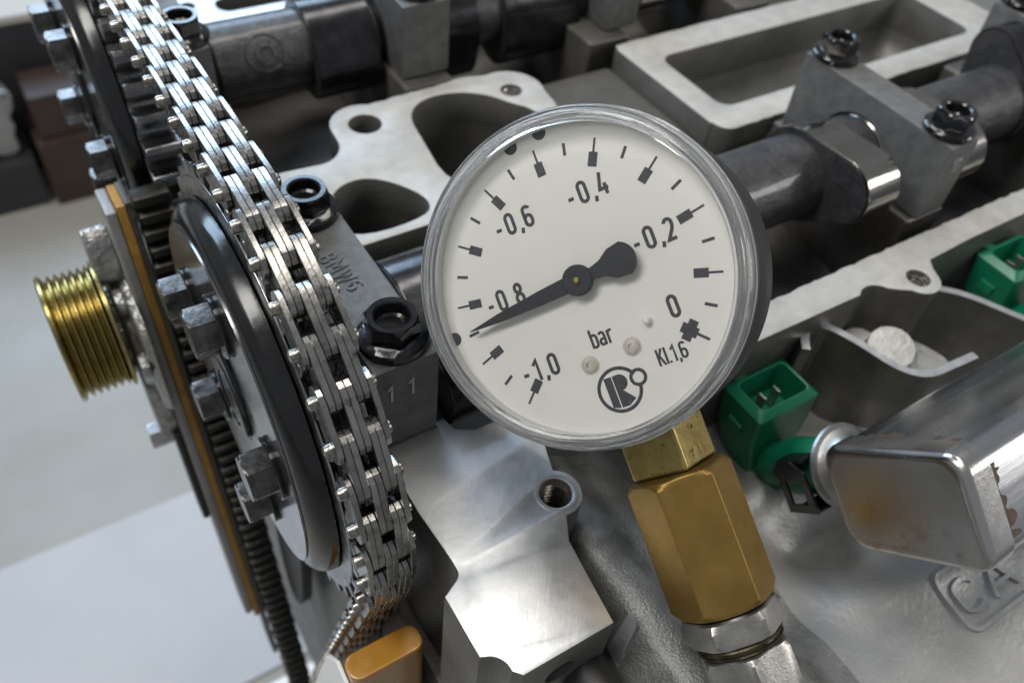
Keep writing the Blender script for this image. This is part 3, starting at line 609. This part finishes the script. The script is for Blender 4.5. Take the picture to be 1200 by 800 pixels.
# ------------------------------------------------------------------ background bench clutter
cb = thing('cabinet', 'dark low cabinet with beige top behind the far sprocket', 'cabinet')
MB().box((-700, 1225, -620), (700, 1700, -396)).build('carcass', 'dark', cb, bevel=3)
MB().box((-710, 1222, -395.5), (710, 1710, -384)).build('cabinet_top', 'beige', cb, bevel=2)
bx = thing('crate', 'blurred dark brown crate in front of the dark cabinet', 'crate', (0, 0, 0))
MB().box((14, 1130, -620), (120, 1216, -520)).build('crate_body', 'carton', bx, bevel=2)
MB().box((22, 1140, -519.5), (110, 1214, -455)).build('crate_insert', 'carton', bx, bevel=3)
pl = MB().box((-260, 1140, -620), (6, 1222, -545)).build('plinth', 'dark', None, bevel=3)
tag(pl, 'dark low plinth under the pale casting at the left edge', 'plinth')
eg = thing('casting', 'blurred pale metal casting standing at the left edge', 'casting')
MB().prism(smoothpoly([(0, 0), (24, 4), (20, 30), (28, 42), (22, 56), (36, 72), (30, 90), (12, 104), (14, 130), (-10, 150), (-60, 140), (-80, 40)], 2), 0, 40, FR((-28, 1200, -545), (1, 0, 0), (0, 0, 1))).build('casting_body', 'cast_pale', eg, bevel=3)
MB().lathe([(9, 0), (9, 6), (5, 6), (5, 2)], AX((-2, 1160, -455), (0, -1, 0)), 24).build('boss', 'cast_pale', eg)
# ------------------------------------------------------------------ fuel rail
rail = thing('fuel_rail', 'shiny steel fuel rail with rounded pressed end cap, brown stains', 'fuel rail')
TL, TR, BL = np.array([66, 5.]), np.array([38, 36.]), np.array([42, -13.])
eu = (TR - TL); LU = float(np.linalg.norm(eu)); eu /= LU; ev = np.array([-eu[1], eu[0]]); LV = 29.5
if np.dot(ev, BL - TL) < 0: ev = -ev
TL = TL - eu * 3.0 - ev * 1.6; LU += 6.0; LV += 3.6
rfr = lambda u, v, w: V(w, TL[0] + eu[0] * u + ev[0] * v, TL[1] + eu[1] * u + ev[1] * v)
ls = [[rfr(u, v, x) for u, v in rrect(.8, .8, LU - .8, LV - .8, 5.5, 6)] for x in (176, 300, 560)]
MB().loops(ls).build('rail_tube', 'railsteel', rail, smooth=40)
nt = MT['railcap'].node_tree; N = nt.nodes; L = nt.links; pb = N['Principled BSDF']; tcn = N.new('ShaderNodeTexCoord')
dp = N.new('ShaderNodeVectorMath'); dp.operation = 'DISTANCE'; dp.inputs[1].default_value = tuple(rfr(13, 18, 169) * S); L.new(tcn.outputs['Object'], dp.inputs[0])  # orange patch painted on the cap, standing in for the brass adapter's reflection
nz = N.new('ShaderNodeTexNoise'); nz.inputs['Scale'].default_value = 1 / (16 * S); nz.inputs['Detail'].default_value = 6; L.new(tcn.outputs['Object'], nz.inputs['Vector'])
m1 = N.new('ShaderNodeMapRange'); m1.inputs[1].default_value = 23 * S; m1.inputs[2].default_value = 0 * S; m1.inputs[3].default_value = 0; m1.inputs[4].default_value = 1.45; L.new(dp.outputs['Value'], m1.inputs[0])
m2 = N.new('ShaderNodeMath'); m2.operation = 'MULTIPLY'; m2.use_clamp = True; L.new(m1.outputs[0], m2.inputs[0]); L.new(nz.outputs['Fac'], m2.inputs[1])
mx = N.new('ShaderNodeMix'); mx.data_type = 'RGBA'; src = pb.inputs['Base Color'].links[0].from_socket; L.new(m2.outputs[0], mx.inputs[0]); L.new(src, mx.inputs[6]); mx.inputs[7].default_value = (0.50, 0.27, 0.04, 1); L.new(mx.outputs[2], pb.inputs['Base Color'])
ls = []
for x, g_ in ((178.5, 0.2), (178.0, 0), (171.2, 0), (170.0, .35), (169.2, 1.1), (168.8, 2.2), (168.75, 3.4), (169.0, 4.4)): ls.append([rfr(u, v, x) for u, v in rrect(g_, g_, LU - g_, LV - g_, max(6.2 - g_ * .3, 1.5), 7)])
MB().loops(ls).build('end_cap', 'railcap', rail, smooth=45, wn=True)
mb = MB()
def stain(lim, put, n_):
    for i in range(n_):   # brazing stain creeping along the joint
        u = 6 + (lim - 12) * random.random(); w_ = random.uniform(.7, 2.2); l_ = random.uniform(1.2, 5)
        k = [random.uniform(.7, 1.2) for _ in range(7)]
        poly = smoothpoly([(u - w_ * k[0], 178.5), (u + w_ * k[1], 178.5), (u + w_ * k[2], 178.5 + l_ * .45), (u + w_ * .5 * k[3], 178.5 + l_ * .9), (u - w_ * .3 * k[4], 178.5 + l_), (u - w_ * k[5], 178.5 + l_ * .5)], 2)
        mb.prism(poly, 0, .05 + .003 * i, put)
stain(LU, lambda a, b, h: rfr(max(6.3, min(LU - 6.3, a)), .79 - h, b), 9)
stain(LV, lambda a, b, h: rfr(LU - .79 + h, max(6.3, min(LV - 6.3, a)), b), 8)
mb.prism([(9, 178.5), (LV - 8, 178.5), (LV - 9, 179.6), (LV * .6, 180.1), (LV * .4, 179.3), (10, 179.8)], 0, .045, lambda a, b, h: rfr(LU - .79 + h, a, b))
mb.build('braze_stain', 'rust', rail, smooth=0)

# ------------------------------------------------------------------ injectors
def injector(x, label, dz=0):
    t = thing('fuel_injector', label, 'fuel injector', (x, 0, dz), 'green fuel injectors')
    base = (0, 58, -6); d = V(0, .62, -.785)
    fr = AX(base, d, (1, 0, 0))
    MB().lathe([(9.6, -3), (9.6, 8), (10.6, 10.5), (12.2, 12.2), (13.6, 12.6), (13.9, 13.6), (13.2, 14.4), (12, 13.6), (9.2, 12.4), (8.6, 8), (8.6, 0)], fr, 48).build('cup', 'nickel', t, smooth=28)
    MB().lathe([(8.0, 2), (8.0, 19), (9.0, 19.6), (9.4, 21), (10, 34), (9.6, 36), (8.2, 37), (8.2, 46), (6.5, 47), (6.5, 60)], fr, 40).build('injector_body', 'green', t)
    MB().lathe([(8.6, 12.6), (9.8, 13.4), (10, 15), (9.8, 17.6), (8.6, 18.6)], fr, 32).build('seal', 'rubber', t)
    # connector shroud: opening lies level, walls taper down into the body
    zo = -17; ox = 3; oy = 102.5; W2, H2 = 14.2, 9.6
    def ring(z, gx, gy, r, sx=0, sy=0): return [V(ox + sx + px, oy + sy + py, z) for px, py in rrect(-gx, -gy, gx, gy, r, 5)]
    sh = MB().loops([ring(zo - 34, W2 - 5, H2 - 2, 2.5, -1, -5), ring(zo - 16, W2 - .6, H2 - .4, 1.6, -.5, -1.5), ring(zo - 2.2, W2, H2, 1.2), ring(zo - 2.0, W2 - .2, H2 - .2, 1.4),
                ring(zo, W2 - 2.6, H2 - 2.4, 2.6), ring(zo - .1, W2 - 3.1, H2 - 2.9, 2.4), ring(zo - 7, W2 - 3.7, H2 - 3.5, 2.0), ring(zo - 13, W2 - 3.8, H2 - 3.6, 1.8)]).build('connector_shroud', 'green', t, smooth=32)
    for sx in (-3.4, 3.4):
        MB().box((ox + sx - .35, oy - 1.7, zo - 12.5), (ox + sx + .35, oy + 1.7, zo - 3.4), ).build('terminal', 'nickel', sh, bevel=.15)
    MB().box((ox - 1.4, oy - H2 + 3.0, zo - 12), (ox + 1.4, oy - H2 + 5.0, zo - 4.5)).build('key_rib', 'green', sh, bevel=.3)
    MB().box((ox - 9, oy + H2 - 1.4, zo - 5), (ox - 4.2, oy + H2 + 3.2, zo - .8)).build('latch_tab', 'green', sh, bevel=.3)
    MB().box((ox - W2 - 1.2, oy - 4, zo - 14), (ox - W2 + .6, oy + 2.4, zo - 9.5)).build('latch_tab', 'green', sh, bevel=.3)
    for sx in (-7, 5):
        MB().box((ox + sx, oy - H2 - .25, zo - 15), (ox + sx + 1.4, oy - H2 + 1, zo - 4)).build('guide_rib', 'green', sh, bevel=.2)
    MB().prism([(-9, -12), (8, -13), (10, 8), (-9, 8)], zo - 44, zo - 30, FR((ox, oy - 10, 0))).build('neck', 'green', t, bevel=1.5)
    # spring clip round the cup
    c = MB(); cf = FR((-13.4, 68.5, -22), (0, .62, -.785), (0, .785, .62))
    for q in ([(-3, -9), (10, -9), (10, -6), (-3, -6)], [(-3, 2), (10, 2), (12, 5), (8, 9), (2, 9), (-3, 5)], [(-3, -6), (0, -6), (0, 2), (-3, 2)], [(7, -6), (10, -6), (10, 2), (7, 2)]): c.prism(q, -1.0, 0, cf)
    c.box((-3, 8, 0), (9, 9, 7), cf); c.box((-3, -9, 0), (9, -8, 12), cf)
    c.build('spring_clip', 'oxide', t, bevel=.2)
    return t
injector(188.5, 'green injector with open two-pin connector right below the gauge')
injector(324, 'green injector cut by the right edge above the steel rail', 7)

# ------------------------------------------------------------------ sheet metal bracket and its screws
br = thing('sheet_bracket', 'bent steel bracket between the gasket rail and the fuel rail', 'bracket')
def wall(path, z0, z1, th, nm):
    w_ = MB().strip(path, th / 2, z0, z1); o = w_.build(nm, 'sheet', br, weld=True, smooth=40)
    MB().strip(path, th / 2 - .12, z1 + .02, z1 + .16).build('cut_edge', 'sheet_edge', o, weld=True)
def bez(pts, n=6):
    out = []
    for i in range(len(pts) - 2):
        a = pts[i] if i == 0 else tuple((np.array(pts[i]) + pts[i + 1]) / 2); c = pts[i + 2] if i == len(pts) - 3 else tuple((np.array(pts[i + 1]) + pts[i + 2]) / 2); b = pts[i + 1]
        out += [tuple((1 - t_) ** 2 * np.array(a) + 2 * t_ * (1 - t_) * np.array(b) + t_ * t_ * np.array(c)) for t_ in np.linspace(0, 1, n)][(0 if i == 0 else 1):]
    return out
wall(bez([(208, 106), (213, 113), (222, 114.5), (228, 100), (231, 84), (238, 76.5), (250, 75.8), (262, 74.9)]), -52, -10, 3.2, 'side_wall')
wall(bez([(276, 106.5), (281, 102.5), (287, 95), (294, 80), (302, 66), (310, 62)]), -52, -10, 3.2, 'side_wall')
MB().box((232, 80, -46), (284, 108, -42)).build('base_plate', 'zinc', br, bevel=1)
MB().prism(smoothpoly([(232, 86), (238, 109), (250, 112), (258, 106), (268, 84), (262, 78), (240, 78)]), -28, -23).build('strap', 'zinc', br, bevel=.8)
b = hex_bolt(MB(), AX((245, 96, -22.8), (-.25, -.2, 1)), 9.6, 7.5, ch=1.2).build('bolt', 'zinc', br)
hex_bolt(MB(), AX((238, 104, -22.8), (-.1, .1, 1)), 6.5, 5).build('bolt', 'zinc', br)
mb = MB(); mb.box((0, 0, 0), (.12, .5, 30), FR((213.9, 106, -48), (1, .2, 0), (0, 1, 0))); mb.box((0, 0, 0), (.12, .5, 32), FR((216.5, 109.8, -46), (1, .2, 0), (0, 1, 0)))
mb.build('scratch', 'nickel', br, smooth=0)

# ------------------------------------------------------------------ vacuum gauge
Rw = R.T
gO = Rw @ np.array([(670.24 - 600) / 1000 * 195, (328.9 - 400) / 1000 * 195, 195.]) + np.array([0, 0, CAMZ])
ex = Rw @ np.array([0.86181851, -0.33683554, -0.37922378]); ey = Rw @ np.array([-0.34355446, -0.9376855, 0.05211754]); en = Rw @ np.array([-0.37314768, 0.08536816, -0.92383607])
GM = Matrix.Identity(4)
for i in range(3): GM[i][0] = ex[i]; GM[i][1] = ey[i]; GM[i][2] = en[i]
GM.translation = Vector(gO) * S
ga = thing('vacuum_gauge', 'round vacuum gauge with white dial and clear plastic rim', 'gauge'); ga.matrix_world = GM
MB().lathe([(30, -43), (37.5, -43), (39.8, -41.4), (40.6, -39), (40.6, -11.5), (39.8, -9.8), (37.9, -9.6), (37.9, -7.8), (30, -7.8)], n=128).build('case', 'case', ga)
MB().lathe([(1, -7.6), (36.6, -7.6), (36.6, -7.0), (1, -7.0)], n=128).build('dial', 'dial', ga, smooth=30)
MB().lathe([(36.62, -7.6), (36.62, -4.6), (37.2, -4.3), (37.2, -7.6)], n=128, closed=True).build('bezel', 'bezel', ga)
MB().lathe([(39.0, -9.55), (39.0, -9.25), (40.2, -9.25), (40.2, -9.55)], n=128, closed=True).build('bezel', 'bezel', ga)
MB().lathe([(36.0, -1.9), (37.4, -2.3), (37.7, -3.6), (38.0, -5.0), (38.0, -9.0), (40.1, -9.1), (40.4, -8.4), (40.4, -5.2), (39.9, -4.8), (39.9, -2.2), (39.6, -1.3), (39.2, -1.0), (38.9, -1.3), (38.7, -1.3), (38.4, -.5), (37.9, -.15), (37.3, -.2), (37.0, -.9), (36.8, -1.0), (36.5, -.7), (36.2, -.8), (36.0, -1.2)], n=288, closed=True).build('rim', 'crystal', ga, smooth=40)
MB().lathe([(.5, -1.3), (36.0, -1.3)], n=128, cap=True).build('window', 'window', ga)
DZ = -6.97
def pol(r, a): return (r * math.cos(math.radians(a)), r * math.sin(math.radians(a)))
for i in range(11):
    a = 225 - 27 * i
    mb = MB(); fr = FR((0, 0, DZ), (math.cos(math.radians(a)), math.sin(math.radians(a)), 0), (-math.sin(math.radians(a)), math.cos(math.radians(a)), 0))
    if i < 10:
        mb.box((26.4, -1.08, 0), (29.8, 1.08, .03), fr); mb.box((29.8, -.27, 0), (33.0, .27, .03), fr)
    else:
        mb.prism([(26.0, -1.2), (27.0, -1.2), (27.0, -2.5), (29.2, -2.5), (29.2, -1.2), (30, -1.2), (30, -.32), (33, -.32), (33, .32), (30, .32), (30, 1.2), (29.2, 1.2), (29.2, 2.5), (27, 2.5), (27, 1.2), (26, 1.2)], 0, .03, fr)
    mb.build('tick_mark', 'ink', ga, smooth=0)
    if i < 10:
        a -= 13.5; fr = FR((0, 0, DZ), (math.cos(math.radians(a)), math.sin(math.radians(a)), 0), (-math.sin(math.radians(a)), math.cos(math.radians(a)), 0))
        MB().box((29.4, -.36, 0), (32.3, .36, .03), fr).build('tick_mark', 'ink', ga, smooth=0)
def word(s, x, y, size, nm, **k):
    mb = MB(); text(mb, s, size, FR((x, y, DZ)), 0, .02, **k); return mb.build(nm, 'ink', ga, smooth=0)
for s, x, y in (('-1,0', -16.9, -16.2), ('-0,8', -19.2, 2.7), ('-0,6', -10.3, 19.2), ('-0,4', 9.4, 19.0), ('-0,2', 20.2, 3.2), ('0', 18.9, -13.4)): word(s, x, y, 5.4, 'numeral', sw=.078, xs=1.08, gap=.19)
word('bar', -.1, -14.0, 4.6, 'unit_text', sw=.07)
word('Kl.1,6', 14.3, -23.4, 4.0, 'class_text', sw=.07)
mb = MB()
mb.strip(arc(-.4, -27.3, 5.1, 28, 352, 40), .42, 0, .02, FR((0, 0, DZ))); mb.strip(circ(4.8, -25.9, 1.75, 24), .4, 0.03, .05, FR((0, 0, DZ)), True)
lf = FR((-.5, -27.3, DZ))
mb.prism([(-2.9, -3.6), (-1.0, -4.2), (-1.0, 3.5), (-2.9, 3.5)], 0, .02, lf)
mb.prism([(-.75, -4.2)] + [(1.5, -4.2), (-.0, -.6)] + [(.3, 3.5), (-.75, 3.5)], 0, .02, lf)
mb.prism([(-.3, -.3)] + arc(.6, 1.6, 1.95, -85, 85, 10) + [(-.3, 3.5)], 0.03, .04, lf); mb.prism([(-.3, -.2), (.9, -.4), (3.2, -3.0), (1.5, -4.0)], 0.05, .06, lf)
mb.build('logo', 'ink', ga, smooth=0)
for x, y, r_, nm, m_ in ((-5.1, -19.6, 1.75, 'rivet', 'rivet'), (6.0, -18.8, 1.75, 'rivet', 'rivet')):
    MB().lathe([(r_ + .5, 0), (r_ + .5, .12), (r_, .14), (r_, .35), (r_ * .8, .8), (r_ * .45, .85), (r_ * .4, .4), (.1, .5)], FR((x, y, -7.0)), 24).build(nm, m_, ga)
MB().lathe([(1.0, 0), (.9, 1.6), (.6, 2.0), (.1, 2.1)], FR((11.6, -14.3, -7)), 16).build('stop_peg', 'dial', ga)
for a in (98, 85.5, 183): 
    MB().lathe([(.2, 0), (1.7, 0), (1.7, .03), (.2, .03)], FR((*pol(36.3, a), DZ)), 24, closed=False).build('dot', 'ink', ga, smooth=0)
nd = MB(); na = math.radians(183.4); nfr = FR((0, 0, -4.6), (math.cos(na), math.sin(na), 0), (-math.sin(na), math.cos(na), 0))
nd.prism([(0, -2.0), (10, -1.75), (22, -1.05), (30.4, -.12), (30.4, .12), (22, 1.05), (10, 1.75), (0, 2.0)], 0, .5, nfr)
nd2 = MB().prism([(0, 1.6), (-4, 1.45), (-6.5, 2.0), (-9.2, 3.6)] + arc(-10.6, 0, 4.4, 115, 245, 12) + [(-9.2, -3.6), (-6.5, -2.0), (-4, -1.45), (0, -1.6)], .02, .55, nfr)
nd.v += []; k = len(nd.v); nd.add(nd2.v, nd2.f)
n_o = nd.build('needle', 'needle', ga, smooth=0)
MB().lathe([(3.7, -.3), (3.7, .75), (3.4, 1.0), (.9, 1.0)], nfr, 40).build('needle_hub', 'needle', n_o)
MB().lathe([(.75, .9), (.75, 1.5), (.45, 1.75)], nfr, 20).build('spindle', 'brass_old', n_o)
# brass stem of the gauge
sfr = FR((.4, -37, -26), (math.cos(.30), 0, math.sin(.30)), (0, -1, 0))
MB().box((-8.2, -3, -8.2), (8.2, 14.5, 8.2), sfr).build('stem', 'brass_old', ga, bevel=1.0, seg=3)

# ------------------------------------------------------------------ fittings under the gauge, each in the gauge's own frame
def fitting(name, label, cat):
    t = thing(name, label, cat); t.matrix_world = GM; return t
def axfr(y, rot=0):
    c, s_ = math.cos(rot), math.sin(rot)
    return lambda u, v, w: V(u * c - v * s_ + .4, y - w, -26 + u * s_ + v * c)
ad_ = fitting('brass_adapter', 'long brown hexagonal brass adapter below the gauge stem', 'adapter')
hx = hexr(13.9)
MB().lathe([(11.4, 0), (lambda t_: min(hx(t_), 12.5), .6), (hx, 2.0), (hx, 34), (lambda t_: min(hx(t_), 12.5), 35.4), (11.2, 35.8)], axfr(-51.6, .72), 72).build('adapter_body', 'brass', ad_, smooth=40, bevel=.35, wn=True)
nt_ = fitting('lock_nut', 'thin plated hex nut under the brass adapter', 'nut')
hx2 = hexr(13.2)
MB().lathe([(11, 0), (lambda t_: min(hx2(t_), 12.1), .5), (hx2, 2.2), (hx2, 5.2), (lambda t_: min(hx2(t_), 12.1), 6.8), (11, 7.2)], axfr(-87.9, .72), 72).build('nut_body', 'nickel', nt_, smooth=25)
MB().lathe([(10.0, 0), (11.2, .3), (11.4, .8), (10.6, 1.2), (10.6, 1.7), (11.2, 2.0), (10.8, 2.6), (9, 2.8)], axfr(-95.0), 48).build('sealing_ring', 'oily_ring', nt_)
cp = fitting('hose_coupling', 'plated hex hose coupling at the bottom edge', 'coupling')
hx3 = hexr(12.2)
MB().lathe([(10.2, 0), (lambda t_: min(hx3(t_), 11.3), .4), (hx3, 1.6), (hx3, 10), (lambda t_: min(hx3(t_), 11.3), 11.6), (8, 12), (6.5, 12.2), (6.5, 30)], axfr(-98.0, .17), 72).build('coupling_body', 'nickel', cp, smooth=25)
MB().tube([tuple(axfr(-125)(0, 0, 0)), tuple(axfr(-150)(2, 3, 0)), tuple(axfr(-190)(14, 12, 0))], 7, 20).build('hose', 'rubber', cp)
